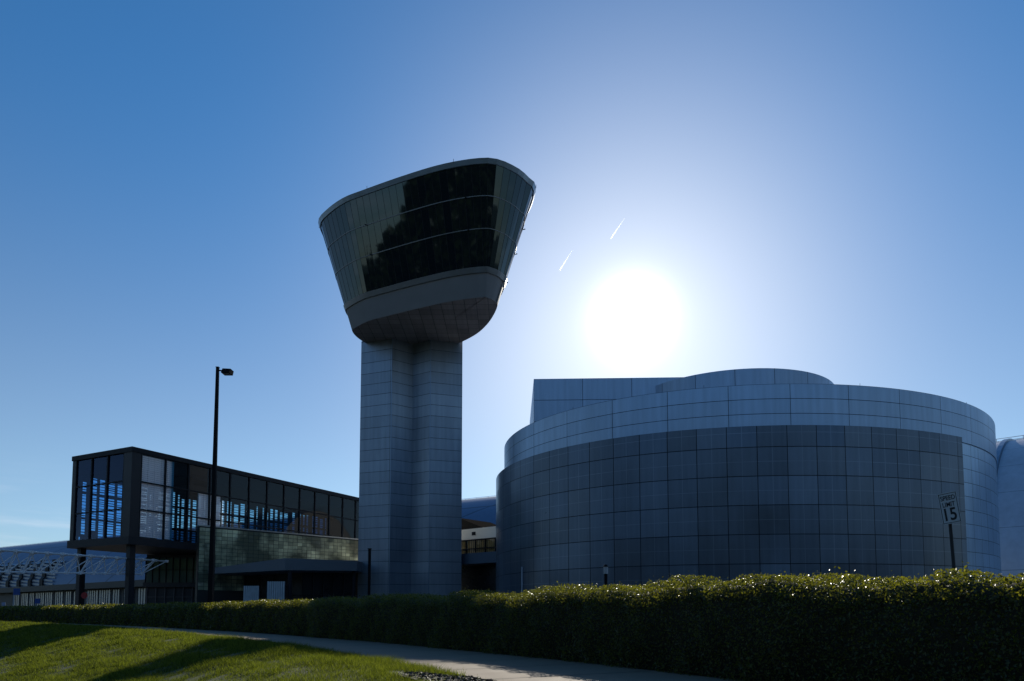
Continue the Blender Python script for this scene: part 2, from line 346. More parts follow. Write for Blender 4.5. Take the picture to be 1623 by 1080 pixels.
# ------------------------------------------------------------------ observation tower
def build_tower():
    top = [(2.26, 66.04), (1.46, 64.64), (.52, 63.39), (-1.4, 62.05), (-3.38, 61.95), (-6.76, 62.83), (-10.66, 64.54), (-15.21, 66.87), (-17.46, 68.15), (-19.64, 70.16), (-21.1, 72.17), (-21.35, 75), (-20.5, 78.2), (-18.5, 81.4), (-15.2, 83), (-10.2, 83), (-5.0, 80.9), (-1.5, 77.4), (.6, 73.6), (1.9, 69.4)]
    ZT, ZS, ZB = 43.6, 31.84, 34.48
    C = np.array([-10.0, 71.8]); NF = 84
    # every ring of the cab is the rim drawn in by an even margin, so that each pane stays flat
    rim = np.array(spline(top, NF * 4)); IN = 3.65
    if sum(rim[i - 1][0] * rim[i][1] - rim[i][0] * rim[i - 1][1] for i in range(len(rim))) < 0: rim = rim[::-1]
    cl = []
    for th in np.linspace(0, 2 * math.pi, 900, endpoint=False):          # clean inner outline: every point IN from the rim
        dv = np.array([math.cos(th), math.sin(th)]); lo_, hi_ = 0.0, 16.0
        for _ in range(24):
            m_ = (lo_ + hi_) / 2; p_ = C + dv * m_
            nearest = np.hypot(*(rim - p_).T).min(); out_ = m_ > 1 and nearest < IN
            lo_, hi_ = (lo_, m_) if out_ else (m_, hi_)
        cl.append(C + dv * lo_)
    cl = np.array(cl)
    t = np.roll(rim, -1, 0) - np.roll(rim, 1, 0); t /= np.hypot(t[:, 0], t[:, 1])[:, None]
    nv = rim + np.stack([-t[:, 1], t[:, 0]], 1) * IN
    foot_ = np.array([cl[np.hypot(*(cl - p).T).argmin()] for p in nv])
    for _ in range(10): foot_ = foot_ * .5 + (np.roll(foot_, 1, 0) + np.roll(foot_, -1, 0)) * .25
    rim, foot_ = rim[::4], foot_[::4]
    def ring(z, grow=0.0):
        k = (z - ZS) / (ZT - ZS); r = foot_ * (1 - k) + rim * k
        if grow:
            t = np.roll(r, -1, 0) - np.roll(r, 1, 0); t /= np.hypot(t[:, 0], t[:, 1])[:, None]; r = r + np.stack([t[:, 1], -t[:, 0]], 1) * grow
        return [(float(x), float(y)) for x, y in r]
    root = empty('control_tower', (-11, 77.5, 0), 'tall airport observation tower with a flaring dark glass cab on a pale panelled shaft', 'tower')
    # shaft with the V-shaped recess down its front
    pl = [(-17.5, 77.4), (-13.65, 75.95), (-11.5, 77.65), (-9.3, 76.25), (-5.75, 77.4), (-7.4, 79.6), (-11, 80.7), (-16.2, 79.9)]
    mb = MB()
    for k in range(len(pl)):
        a, b = pl[k], pl[(k + 1) % len(pl)]; mb.wall([a, b], -.3, ZS + .3, closed=False, u0=.25)
    mb.build('shaft', SHAFT, root)
    mb = MB(); q = [pl[0], pl[1], pl[2], pl[3], pl[4]]
    for p in (pl[1], pl[3]): mb.tube((p[0], p[1] - .02, 0), (p[0], p[1] - .02, ZS), .045, n=6)
    mb.build('corner_trim', RIM, root)
    # cab
    r0, r1 = ring(ZB), ring(43.2)
    mb = MB(); mb.wall(r0, ZB, 43.2, ring1=r1); gl = mb.build('cab_glazing', CABGLASS, root)
    mb = MB(); n = len(r0)
    for k in range(n):
        a, b = r0[k], r1[k]; mb.tube((a[0], a[1], ZB), (b[0], b[1], 43.2), .018, n=4, cap=False)
    mb.build('mullions', DARK, gl)
    for z in (37.75, 40.5):
        mb = MB(); g = ring(z, .05); i = ring(z, -.2); g2 = ring(z + .07, .05)
        mb.wall(g, z, z + .07, ring1=g2); mb.ringband(g, i, z, False); mb.ringband(i, g2, z + .07, False)
        mb.build('transom', TRIM, root)
    mb = MB(); a = ring(43.15, .10); b = ring(43.58, .16); c = ring(43.58, -1.2)
    mb.wall(a, 43.15, 43.58, ring1=b); mb.ringband(a, ring(43.15, -.3), 43.15, False); mb.ringband(b, c, 43.58, False); mb.cap(c, 43.5)
    rf = mb.build('roof', RIM, root)
    for k in range(0, n, 12):
        p = b[k]; mb = MB(); mb.tube((p[0], p[1], 43.5), (p[0], p[1], 43.85), .02, n=5); mb.build('lightning_rod', DARK, rf)
    # window washing brackets on the cab's edge
    for z in (37.75, 40.5, 34.6):
        g = ring(z, .05)
        for k in range(3, n, 14):
            p = Vector((*g[k], z)); d = (p - Vector((C[0], C[1], z))).normalized(); mb = MB(); mb.tube(p, p + d * .26, .05, n=5); mb.build('bracket', DARK, root)
    # fascia and soffit
    mb = MB(); A = ring(33.98, .10); B = ring(ZB, .14); mb.wall(A, 33.98, ZB, ring1=B); mb.ringband(B, ring(ZB, -.2), ZB, True); mb.ringband(ring(33.98, -.3), A, 33.98, True)
    mb.build('sill_band', TRIM, root)
    mb = MB(); A = ring(ZS, 0.0); B = ring(33.98, -.02); mb.wall(A, ZS, 33.98, ring1=B); mb.build('fascia', FASCIA, root)
    mb = MB(); mb.cap(A, ZS, False); mb.build('soffit', panel('soffit_panels', (.24, .215, .205), 1.2, 1.2, .04, .6, .1, .15, dirt=.3), root)
build_tower()

# ------------------------------------------------------------------ drum-shaped theatre
def build_drum():
    cx, cy, a, b, ph = 23.67, 71.77, 25.07, 22.05, .504
    def ell(d=0, n=260):
        out = []
        for k in range(n):
            t = 2 * math.pi * k / n; x, y = (a + d) * math.cos(t), (b + d) * math.sin(t)
            out.append((cx + x * math.cos(ph) - y * math.sin(ph), cy + x * math.sin(ph) + y * math.cos(ph)))
        return out
    root = empty('drum_building', (cx, cy, 0), 'broad oval drum building clad in dark square panels under a paler metal parapet', 'building')
    ring = ell()
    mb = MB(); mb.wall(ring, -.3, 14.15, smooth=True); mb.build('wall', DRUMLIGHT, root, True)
    mb = MB(); out = ell(.06); mb.wall(out, 14.152, 17.45, smooth=True); inn = ell(-.5); mb.ringband(out, inn, 17.45, True); mb.wall(inn[::-1], 16.6, 17.45); mb.ringband(out, ell(-.3), 14.152, False)
    pa = mb.build('parapet', PARAPET, root, True)
    for k in range(0, 260, 20): p = ell(-.2)[k]; mb = MB(); mb.tube((p[0], p[1], 17.4), (p[0], p[1], 17.72), .013, n=5); mb.build('lightning_rod', DARK, pa)
    mb = MB(); mb.cap(ell(-.5), 16.6); mb.build('roof', simple('roof_gravel', (.2, .2, .2), .9), root)
    # the darker screen wall stands a little proud over the front and left
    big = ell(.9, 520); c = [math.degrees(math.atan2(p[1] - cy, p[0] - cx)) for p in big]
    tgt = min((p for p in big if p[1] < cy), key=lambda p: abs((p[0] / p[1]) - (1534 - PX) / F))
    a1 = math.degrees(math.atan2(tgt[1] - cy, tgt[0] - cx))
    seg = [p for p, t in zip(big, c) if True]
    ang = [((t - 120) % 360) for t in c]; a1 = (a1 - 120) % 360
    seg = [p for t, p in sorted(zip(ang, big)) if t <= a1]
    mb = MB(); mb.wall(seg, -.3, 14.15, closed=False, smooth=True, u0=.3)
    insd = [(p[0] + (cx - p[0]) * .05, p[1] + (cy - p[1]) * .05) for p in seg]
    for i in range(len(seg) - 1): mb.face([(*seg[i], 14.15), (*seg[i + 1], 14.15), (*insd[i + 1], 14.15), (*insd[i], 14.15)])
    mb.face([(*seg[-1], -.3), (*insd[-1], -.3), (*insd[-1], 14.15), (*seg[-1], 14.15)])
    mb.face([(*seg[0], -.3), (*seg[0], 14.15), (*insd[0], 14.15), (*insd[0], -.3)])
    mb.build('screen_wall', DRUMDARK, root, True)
    # stair block and curved plant room on the roof
    P0 = at_y(846, 601, 63.2); P1 = at_y(1085, 597.5, 62.7)
    mb = MB(); z1 = P0.z
    mb.hexa([(P0.x, 63.2, 16.6), (P1.x, 62.7, 16.6), (P1.x, 78, 16.6), (P0.x, 78, 16.6), (P0.x, 63.2, z1), (P1.x, 62.7, z1), (P1.x, 78, z1), (P0.x, 78, z1)])
    mb.build('roof_block', panel('block_panels', (.34, .42, .53), 4.6, 2.05, .04, .4, .7, .06, dirt=.12), root)
    pc = (21.9, 68.0); ps = [(pc[0] + 9.9 * math.cos(2 * math.pi * k / 90), pc[1] + 9.9 * math.sin(2 * math.pi * k / 90)) for k in range(90)]
    mb = MB(); mb.wall(ps, 16.6, 21.95, smooth=True); mb.cap(ps, 21.95)
    mb.build('plant_room', panel('plant_panels', (.34, .42, .53), 3.4, 2.2, .04, .4, .7, .05, v0=.35, dirt=.12), root)
    # small fixtures on the wall
    p = min(big, key=lambda p: abs(p[0] / p[1] - (828 - PX) / F) + (p[1] > cy) * 9 + 0.0)
    d = Vector((p[0] - cx, p[1] - cy, 0)).normalized(); mb = MB(); e = Vector((p[0], p[1], 0)) + d * .06
    mb.tube(e, e + Vector((0, 0, 4.7)), .07, n=8); mb.build('drainpipe', simple('pale_pipe', (.4, .42, .45), .5), root)
build_drum()

# ------------------------------------------------------------------ hangars
def vault(name, label, P, axis, t0, t1, w, h, colr, ribs=(), pw=.85):
    """long barrel-vaulted shed; P a point under the ridge, axis its direction"""
    ax = Vector((axis[0], axis[1], 0)).normalized(); n = Vector((-ax.y, ax.x, 0))
    if n.y > 0: n = -n                                          # towards the camera
    P = Vector((P[0], P[1], 0))
    root = empty(name, P + ax * ((t0 + t1) / 2), label, 'hangar')
    K = 40; prof = []
    for k in range(K + 1):
        a = math.pi * k / K; prof.append((w * math.copysign(abs(math.cos(a)) ** pw, math.cos(a)), h * max(math.sin(a), 0) ** pw))
    S = int((t1 - t0) / 6) + 1
    mb = MB(); v = 0
    for k in range(K):
        (o0, z0), (o1, z1) = prof[k], prof[k + 1]; L = math.hypot(o1 - o0, z1 - z0)
        for s in range(S):
            a = t0 + (t1 - t0) * s / S; b = t0 + (t1 - t0) * (s + 1) / S
            mb.face([P + ax * a + n * o0 + Vector((0, 0, z0)), P + ax * b + n * o0 + Vector((0, 0, z0)), P + ax * b + n * o1 + Vector((0, 0, z1)), P + ax * a + n * o1 + Vector((0, 0, z1))], [(a, v), (b, v), (b, v + L), (a, v + L)], 0, True)
        v += L
    shell = mb.build('roof_shell', colr, root, True)
    EW = simple(name + '_end', (.2, .22, .25), .6)
    for t in (t0 + .05, t1 - .05): mb = MB(); mb.face([P + ax * t + n * o + Vector((0, 0, z)) for o, z in prof]); mb.build('end_wall', EW, root)
    mb = MB(); rt = Vector((0, 0, h)); side = n * 1.0
    for s in (-1, 1):
        for dz in (.55, 1.1): mb.tube(P + ax * t0 + rt + side * s + Vector((0, 0, dz - .05)), P + ax * t1 + rt + side * s + Vector((0, 0, dz - .05)), .05, n=5)
        t = t0
        while t <= t1: q = P + ax * t + rt + side * s; mb.tube(q - Vector((0, 0, .15)), q + Vector((0, 0, 1.05)), .05, n=5); t += 3.5
    mb.build('railing', simple(name + '_rail', (.55, .56, .58), .4, .5), root)
    for t in ribs:
        mb = MB()
        for k in range(K):
            A = [P + ax * (t + dt) + n * (prof[k][0] * g) + Vector((0, 0, prof[k][1] * g)) for dt in (-.3, .3) for g in (1.0, 1.014)]
            B = [P + ax * (t + dt) + n * (prof[k + 1][0] * g) + Vector((0, 0, prof[k + 1][1] * g)) for dt in (-.3, .3) for g in (1.0, 1.014)]
            mb.face([A[1], B[1], B[3], A[3]]); mb.face([A[0], B[0], B[1], A[1]]); mb.face([A[3], B[3], B[2], A[2]])
        mb.build('rib', RIM, root)
    return root, P, ax, n, prof
def vault_mat(name, col, lines, mottle):
    m, t, b = mat(name)
    uv = N(t, 'ShaderNodeUVMap'); sp = N(t, 'ShaderNodeSeparateXYZ'); t.links.new(uv.outputs[0], sp.inputs[0])
    U, V = sp.outputs[0], sp.outputs[1]
    fr = lambda x, p, w: M(t, 'LESS_THAN', M(t, 'FRACT', M(t, 'MULTIPLY', x, 1 / p)), w / p)
    tc = N(t, 'ShaderNodeTexCoord'); nz = N(t, 'ShaderNodeTexNoise'); nz.inputs['Scale'].default_value = .25; nz.inputs['Detail'].default_value = 9; nz.inputs['Roughness'].default_value = .65; t.links.new(tc.outputs['Object'], nz.inputs['Vector'])
    n2 = N(t, 'ShaderNodeTexNoise'); n2.inputs['Scale'].default_value = 1.6; n2.inputs['Detail'].default_value = 4; t.links.new(tc.outputs['Object'], n2.inputs['Vector'])
    f = M(t, 'ADD', M(t, 'MULTIPLY_ADD', nz.outputs[0], 2 * mottle, 1 - mottle), M(t, 'MULTIPLY_ADD', n2.outputs[0], mottle, -.5 * mottle))
    c = MIX(t, 1.0, col, f, 'MULTIPLY')
    if lines: l = M(t, 'MAXIMUM', fr(M(t, 'MULTIPLY_ADD', V, 1.4, U), 22, .9), fr(V, 9.0, .5))
    else: l = M(t, 'MAXIMUM', fr(V, 6.0, .08), fr(U, 9.0, .08))
    t.links.new(MIX(t, M(t, 'MULTIPLY', l, .55), c, (.03, .04, .06)), b.inputs['Base Color'])
    b.inputs['Roughness'].default_value = .5; b.inputs['Metallic'].default_value = .45
    return m
def build_hangars():
    rt, P, ax, n, prof = vault('far_hangar', 'long far blue barrel roofed hangar running behind the glass box wing and tower', (-8.0, 172.0), (-.855, .519), -38, 290, 30, 28.5, vault_mat('blue_roof', (.12, .18, .28), True, .2))
    # louvred window strip low on the near flank
    mb = MB(); md = MB(); zb, zt = 9.4, 17.5
    def fl(z):
        k = min(range(0, 21), key=lambda i: abs(prof[i][1] - z)); return prof[k][0]
    t = 150
    while t < 288:
        for z in np.arange(zb, zt, 1.1):
            o0, o1 = fl(z) + .5, fl(z + .55) + .5
            mb.face([P + ax * t + n * o0 + Vector((0, 0, z)), P + ax * (t + 6) + n * o0 + Vector((0, 0, z + .5)), P + ax * (t + 6) + n * o1 + Vector((0, 0, z + 1.05)), P + ax * t + n * o1 + Vector((0, 0, z + .55))])
        for a, b in zip(np.arange(zb, zt, 1.0), np.arange(zb + 1, zt + 1, 1.0)):
            md.hexa([P + ax * (t + da) + n * (fl(z) + dn) + Vector((0, 0, z)) for z in (a, b) for da, dn in ((6, .4), (8, .4), (8, .9), (6, .9))])
        t += 8
    mb.build('louvre_window', simple('louvre_pane', (.20, .24, .30), .4, .4), rt); md.build('window_pier', DARK, rt)
    vault('near_hangar', 'mottled grey vaulted hangar with a curved rib at the right edge behind the drum', (81.0, 108.0), (-.73, .683), -50, 26, 30, 27.6, vault_mat('grey_roof', (.52, .53, .58), False, .28), ribs=(0.4,), pw=1.0)
build_hangars()

# ------------------------------------------------------------------ glass box wing
def build_box():
    C = at_y(210, 708, 68); ZR = C.z
    u = Vector((math.sin(R(27)), math.cos(R(27)), 0)); v = Vector((-u.y, u.x, 0)); C = Vector((C.x, C.y, 0))
    W, L = 10.0, 40.0
    Z0 = on_wall(206.7, 863, C, u)[1]; zg0 = on_wall(233, 853, C, u)[1]; zg1 = on_wall(231, 720, C, u)[1]
    m1 = on_wall(227, 764, C, u)[1]; m2 = on_wall(226, 808, C, u)[1]
    root = empty('glass_box_wing', C, 'raised dark glass box wing on columns with a flat overhanging roof', 'building')
    B = lambda mb, *a, **k: mb.box(*a, O=C, u=u, v=v, **k)
    mb = MB(); B(mb, -.08, L, -.08, W + .08, ZR - .5, ZR); mb.build('roof', DARK, root)
    mb = MB(); B(mb, -.15, L, -.15, W + .15, Z0, zg0 - .02); mb.build('floor_slab', simple('floor_edge', (.014, .013, .016), .6, .1), root)
    mb = MB(); B(mb, .6, L, .7, W - .1, zg1 - 1.45, ZR - .51); B(mb, .04, L, .04, .6, zg1 + .02, ZR - .503); B(mb, .04, .55, .62, W - .05, zg1 + .02, ZR - .503); mb.build('ceiling', BLACK, root)
    PM = simple('pier_metal', (.016, .015, .018), .5, .1)
    mb = MB(); B(mb, 0, 1.05, 0, .5, zg0, zg1); B(mb, 0, .5, .499, 1.3, zg0, zg1); mb.build('corner_pier', PM, root)
    mb = MB(); B(mb, 0, .6, W - .6, W, zg0, zg1); mb.build('corner_pier', PM, root)
    # glass skins
    P = lambda s, t, z: C + u * s + v * t + Vector((0, 0, z))
    CLEAR = tinted('clear_glass', (.97, .96, .97), .03)  # untinted bays, added so the reflection panels behind them look brighter
    mb = MB()
    for a_, b_, c_, d_ in ((4.6, 8.0, zg0, zg1), (11.3, L, zg0, zg1), (8.0, 11.3, zg0, m2 - 1.25), (8.0, 11.3, m1 - .02, zg1)): mb.face([P(a_, .12, c_), P(b_, .12, c_), P(b_, .12, d_), P(a_, .12, d_)])
    g1 = mb.build('long_glazing', BOXGLASS, root, True)
    for a_, b_, c_, d_ in ((1.05, 4.6, zg0, zg1), (8.0, 11.3, m2 - 1.25, m1 - .02)):
        mb = MB(); mb.face([P(a_, .12, c_), P(b_, .12, c_), P(b_, .12, d_), P(a_, .12, d_)]); mb.build('clear_pane', CLEAR, root)
    mb = MB(); mb.face([P(.12, W - .6, zg0), P(.12, 1.3, zg0), P(.12, 1.3, zg1), P(.12, W - .6, zg1)]); g2 = mb.build('end_glazing', tinted('flare_tinted_glass', (.10, .32, .66), .05, refl=(.5, .65, 1)), root)  # blue of the lens flare put into the end pane's tint
    mb = MB(); ss = [1.05 + 2.78 * k for k in range(15)]
    for s in ss: B(mb, s - .07, s + .07, .0, .22, zg0, zg1)
    for z in (m1, m2): B(mb, 1.05, L, .02, .2, z - .06, z + .06)
    mb.build('mullions', DARK, g1)
    mb = MB(); fine = MB()
    for t in (1.3, 4.0, 6.7, W - .6): B(mb, .0, .22, t - .08, t + .08, zg0, zg1)
    for z in (m1, m2): B(mb, .02, .2, 1.3, W - .6, z - .06, z + .06)
    mb.build('mullions', DARK, g2)
    # back wall: upright strips of louvred openings between piers, sky beyond
    mb = MB(); zo0, zo1 = zg0 + .5, zg1 - 1.5; r = random.Random(3)
    B(mb, 1, L, W - .3, W - .1, zg0, zo0); s = .8
    while s < L:
        pier = r.choice((.12, .18, .22, .3, .3, .75)); B(mb, s, min(s + pier, L), W - .3, W - .1, zo0, zg1 - 1.47); s += pier
        op = r.choice((.35, .5, .65, .85))
        lo = zo0 + r.choice((0, 0, .3, .8)); hi = zo1 - r.choice((0, 0, .25, .6))
        B(mb, s, s + op, W - .3, W - .1, zo0, lo + .02); B(mb, s, s + op, W - .3, W - .1, hi, zg1 - 1.47)
        z = lo + .2
        while z < hi:
            B(mb, s, s + op, W - .27, W - .13, z, z + r.choice((.05, .07, .10))); z += r.choice((.22, .28, .34))
        for z in (m1 - .4, m2 - .3): B(mb, s, s + op, W - .27, W - .13, z - .12, z + .12)
        s += op
    mb.build('louvre_wall', simple('interior_dark', (.035, .04, .05), .6), root)
    mb = MB(); mb.face([P(L, 0, zg0), P(L, W, zg0), P(L, W, zg1), P(L, 0, zg1)]); mb.build('party_wall', DARK, root)
    # pale slatted panels added behind some bays in place of a bright reflection
    BL = simple('pale_reflection', (.92, .86, .84), .7, 0, .06, 1.0)
    for s0, s1, z0, z1, full in ((1.2, 4.55, zg0 + .1, zg1 - .05, 1), (8.0, 11.3, m2 - 1.2, m1 - .1, 0)):
        mb = MB(); z = z0
        while z < z1 - .1:
            q = s0
            while q < s1 - .3:
                B(mb, q, q + .72, .24, .27, z, z + .19); q += .75
            z += .21
        mb.build('reflection_panel', BL, root)
    # columns
    for s, t in ((.75, .75), (.75, W - 1.0), (14, .9), (14, W - 1), (27, .9), (27, W - 1)):
        mb = MB(); B(mb, s - .30, s + .30, t - .30, t + .30, -.1, Z0 + .01); mb.build('column', simple('column_paint', (.012, .012, .014), .6), root)
build_box()

# ------------------------------------------------------------------ entrance buildings between
def build_entrance():
    # ground-floor glass wing under the box
    root = empty('storefront_wing', (-44, 80, 0), 'ground floor storefront of blue green glass panes tucked under the glass box wing', 'building')
    A = at_y(232, 884, 79); Bq = at_y(318, 884, 79); zt = A.z; zb = at_y(235, 923.5, 79).z
    mb = MB(); mb.face([(A.x, 79, zb), (Bq.x, 79, zb), (Bq.x, 79, zt), (A.x, 79, zt)])
    gl = mb.build('glazing', simple('teal_glass', (.10, .17, .19), .08, .35, .15, .5, spec=.9), root)
    mb = MB(); n = 8
    for k in range(n + 1):
        x = A.x + (Bq.x - A.x) * k / n; mb.box(x - .035, x + .035, 78.9, 79.06, zb, zt)
    mb.box(A.x, Bq.x, 78.92, 79.04, (zb + zt) / 2 - .03, (zb + zt) / 2 + .03); mb.build('mullions', DARK, gl)
    mb = MB(); mb.box(A.x, Bq.x, 79.1, 88, 0, zt + .35); mb.box(A.x - .1, Bq.x + .1, 78.6, 79.09, zb - .55, zb - .01); mb.build('wall', simple('dark_wall', (.035, .037, .042), .6), root)
    mb = MB()
    for z in (2.45, 1.2): mb.box(A.x + .2, Bq.x - 1, 78.94, 79.02, z, z + .07)
    for k in range(6): x = A.x + .2 + (Bq.x - A.x) * k / 6; mb.box(x, x + .08, 78.9, 79.03, 0, zb - .56)
    mb.build('door_frames', simple('grey_frame', (.14, .14, .15), .5, .4), root)

    # tile wall, the golden green reflection of sunlit trees painted into its colour
    P = at_y(316, 834, 72.5); zt = P.z; P = Vector((P.x, P.y, 0)); u = Vector((math.sin(R(44)), math.cos(R(44)), 0)); v = Vector((-u.y, u.x, 0)); LW = 21.0
    root = empty('tiled_wall', P, 'low wall of glass tiles with a painted green gold reflection beneath the glass box wing', 'wall')
    mb = MB(); mb.box(0, LW, .06, .6, -.1, zt, O=P, u=u, v=v); mb.build('backing', simple('tile_backing', (.02, .022, .02), .6), root)
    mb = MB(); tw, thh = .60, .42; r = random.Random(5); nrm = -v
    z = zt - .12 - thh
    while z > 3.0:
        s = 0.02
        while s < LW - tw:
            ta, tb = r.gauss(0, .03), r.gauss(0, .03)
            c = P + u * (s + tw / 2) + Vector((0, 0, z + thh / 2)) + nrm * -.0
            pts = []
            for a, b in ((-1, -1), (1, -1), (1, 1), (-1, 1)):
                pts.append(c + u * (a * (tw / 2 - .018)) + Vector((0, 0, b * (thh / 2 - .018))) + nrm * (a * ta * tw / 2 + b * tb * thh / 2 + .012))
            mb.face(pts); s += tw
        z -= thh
    m, t, b = mat('tile_painted_reflection')
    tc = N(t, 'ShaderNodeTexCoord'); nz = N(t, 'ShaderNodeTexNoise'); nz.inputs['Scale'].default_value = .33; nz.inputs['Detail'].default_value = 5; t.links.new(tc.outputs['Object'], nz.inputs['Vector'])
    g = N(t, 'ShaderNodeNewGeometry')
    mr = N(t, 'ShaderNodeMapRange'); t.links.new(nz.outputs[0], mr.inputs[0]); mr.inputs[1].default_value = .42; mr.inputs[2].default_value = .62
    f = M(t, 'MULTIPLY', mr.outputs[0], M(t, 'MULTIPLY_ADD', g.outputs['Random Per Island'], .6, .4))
    t.links.new(MIX(t, f, (.13, .14, .09), (.95, .92, .55)), b.inputs['Base Color']); b.inputs['Metallic'].default_value = .0; b.inputs['Roughness'].default_value = .2  # mottled gold stands for mirrored trees, put into the base colour
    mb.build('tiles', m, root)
    mb = MB(); mb.box(-.03, LW, -.06, .62, zt + .004, zt + .14, O=P, u=u, v=v); mb.build('coping', simple('coping_metal', (.45, .44, .40), .35, .6), root)

    # bent entrance canopy with the dark entrance under it
    a = at_y(330, 901.5, 72.4); b_ = at_y(452, 885, 69.0); c = at_y(566, 889, 74.5)
    a2 = at_y(330, 910, 72.4); b2 = at_y(452, 904, 69.0); c2 = at_y(566, 905, 74.5)
    root = empty('entrance_canopy', (b_.x, b_.y + 3, 0), 'bent grey concrete entrance canopy sloping down to the left below the tiled wall', 'canopy')
    mb = MB(); dp = Vector((2.2, 5.5, 0)); dq = Vector((.5, 6.5, 0)); dr = Vector((0, 6, 0))
    mb.hexa([a2, b2, b2 + dq, a2 + dp, a, b_, b_ + dq, a + dp]); mb.hexa([b2, c2, c2 + dr, b2 + dq, b_, c, c + dr, b_ + dq])
    mb.build('slab', simple('canopy_concrete', (.16, .165, .175), .65, .1, .15, .5), root)
    mb = MB(); q0, q1 = a2 + Vector((.6, 4.4, 0)), b2 + Vector((.4, 4.6, 0)); q2 = c2 + Vector((-.2, 4.2, 0))
    for p, q in ((q0, q1), (q1, q2)): mb.face([(p.x, p.y, -.1), (q.x, q.y, -.1), (q.x, q.y, q.z + .02), (p.x, p.y, p.z + .02)])
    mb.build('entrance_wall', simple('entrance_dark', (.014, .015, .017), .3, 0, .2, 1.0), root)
    mb = MB()
    for p, q, n in ((q0, q1, 5), (q1, q2, 6)):
        for k in range(n + 1):
            w = p.lerp(q, k / n); mb.tube((w.x, w.y - .15, 0), (w.x, w.y - .15, w.z), .06, n=4)
        mb.tube((p.x, p.y - .15, 2.6), (q.x, q.y - .15, 2.6), .05, n=4)
    mb.build('door_frames', simple('door_metal', (.06, .062, .068), .4, .5), root)
    mb = MB(); mb.tube((b2.x + .3, b2.y + .6, 0), (b2.x + .3, b2.y + .6, b2.z + .01), .22, n=12); mb.build('column', DARK, root)
    mb = MB(); mb.tube((c2.x - .5, c2.y + .6, 0), (c2.x - .5, c2.y + .6, c2.z + .01), .22, n=12); mb.build('column', DARK, root)
    # two pale ribbed screens
    for (x0, x1, y0, lab) in ((387.5, 411, 929, 'smaller pale ribbed screen under the canopy, the one further from the tower'), (425, 452, 922, 'taller pale ribbed screen under the canopy, the one nearer the tower')):
        p = at_y(x0, y0, 68.4); q = at_y(x1, y0 - 1, 68.2)
        s = empty('ribbed_screen', ((p.x + q.x) / 2, 68.3, 0), lab, 'screen', 'pale ribbed screens under the entrance canopy')
        mb = MB(); n = 8; w = (q.x - p.x) / n
        for k in range(n): mb.box(p.x + k * w, p.x + (k + .72) * w, 68.2, 68.3, .05, p.z)
        mb.box(p.x, q.x, 68.31, 68.4, 0.0, p.z - .05); mb.build('ribs', simple('pale_sheet', (.42, .46, .48), .5, .2), s)
        mb = MB(); mb.box(p.x - .05, p.x - .005, 68.18, 68.42, 0, p.z + .04); mb.box(q.x + .005, q.x + .05, 68.18, 68.42, 0, p.z + .04); mb.build('frame', DARK, s)

    # link building right of the tower
    A = at_y(718, 842, 83.0); P = Vector((A.x, A.y, 0)); e = at_y(795, 833, 78.0); u = (Vector((e.x, e.y, 0)) - P); LL = u.length + 3; u.normalize(); v = Vector((-u.y, u.x, 0))
    zz = lambda px, py: on_wall(px, py, P, u)[1]
    z3, z2, z1 = zz(760, 837), zz(760, 854), zz(760, 880)
    root = empty('link_building', P, 'low cream link building with gridded amber windows between tower and drum', 'building')
    mb = MB(); mb.box(-1, LL, 0, 9, z2, z3, O=P, u=u, v=v); mb.box(-1, LL, .25, 9, -.1, z2 - .002, O=P, u=u, v=v); pr = mb.build('wall', simple('cream_render', (.86, .79, .66), .7, 0, .06, 1), root)
    s, zc = on_wall(751, 846, P, u); mb = MB(); mb.box(s - .28, s + .28, -.06, -.002, zc - .2, zc + .2, O=P, u=u, v=v); mb.build('vent', DARK, pr)
    mb = MB(); mb.face([P + u * -1 + v * .12 + Vector((0, 0, z1)), P + u * LL + v * .12 + Vector((0, 0, z1)), P + u * LL + v * .12 + Vector((0, 0, z2 - .01)), P + u * -1 + v * .12 + Vector((0, 0, z2 - .01))])
    gl = mb.build('window_band', tinted('amber_glass', (.62, .55, .38), .06), root)
    mb = MB(); k = -1
    while k < LL: mb.box(k - .05, k + .05, .02, .2, z1, z2 - .02, O=P, u=u, v=v); k += 1.55
    for z in (z1 + .05, z1 + (z2 - z1) * .42, z2 - .08): mb.box(-1, LL, .03, .19, z - .05, z + .05, O=P, u=u, v=v)
    k = -1
    while k < LL: mb.box(k - .012, k + .012, .08, .13, z1, z2 - .02, O=P, u=u, v=v); k += .31
    mb.build('mullions', DARK, gl)
    # its own lower canopy and dark doorway
    zc1, zc0 = zz(750, 880.5), zz(750, 897)
    mb = MB(); mb.box(-2, LL, -2.6, -.01, zc0, zc1 - .02, O=P, u=u, v=v); mb.build('canopy', simple('canopy_blue', (.10, .13, .17), .5, .4, .15, .6), root)
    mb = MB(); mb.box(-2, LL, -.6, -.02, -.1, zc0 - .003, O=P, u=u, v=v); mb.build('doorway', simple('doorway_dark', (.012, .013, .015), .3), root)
    mb = MB(); mb.hexa([P + u * -1 + v * 2 + Vector((0, 0, z3 + .003)), P + u * 3.8 + v * 2 + Vector((0, 0, z3 + .003)), P + u * 3.8 + v * 8 + Vector((0, 0, z3 + .003)), P + u * -1 + v * 8 + Vector((0, 0, z3 + .003)), P + u * -1 + v * 2 + Vector((0, 0, z3 + 1.9)), P + u * 3.75 + v * 2 + Vector((0, 0, z3 + .1)), P + u * 3.75 + v * 8 + Vector((0, 0, z3 + .1)), P + u * -1 + v * 8 + Vector((0, 0, z3 + 1.9))])
    mb.build('roof_upstand', simple('upstand_felt', (.03, .026, .022), .95, 0, .2, 1, spec=0.0), root)

    # low far wing on the left
    A = Vector((-58, 105, 0)); Bq = Vector((-112, 146, 0)); u = (A - Bq); LL = u.length; u.normalize(); v = Vector((-u.y, u.x, 0))
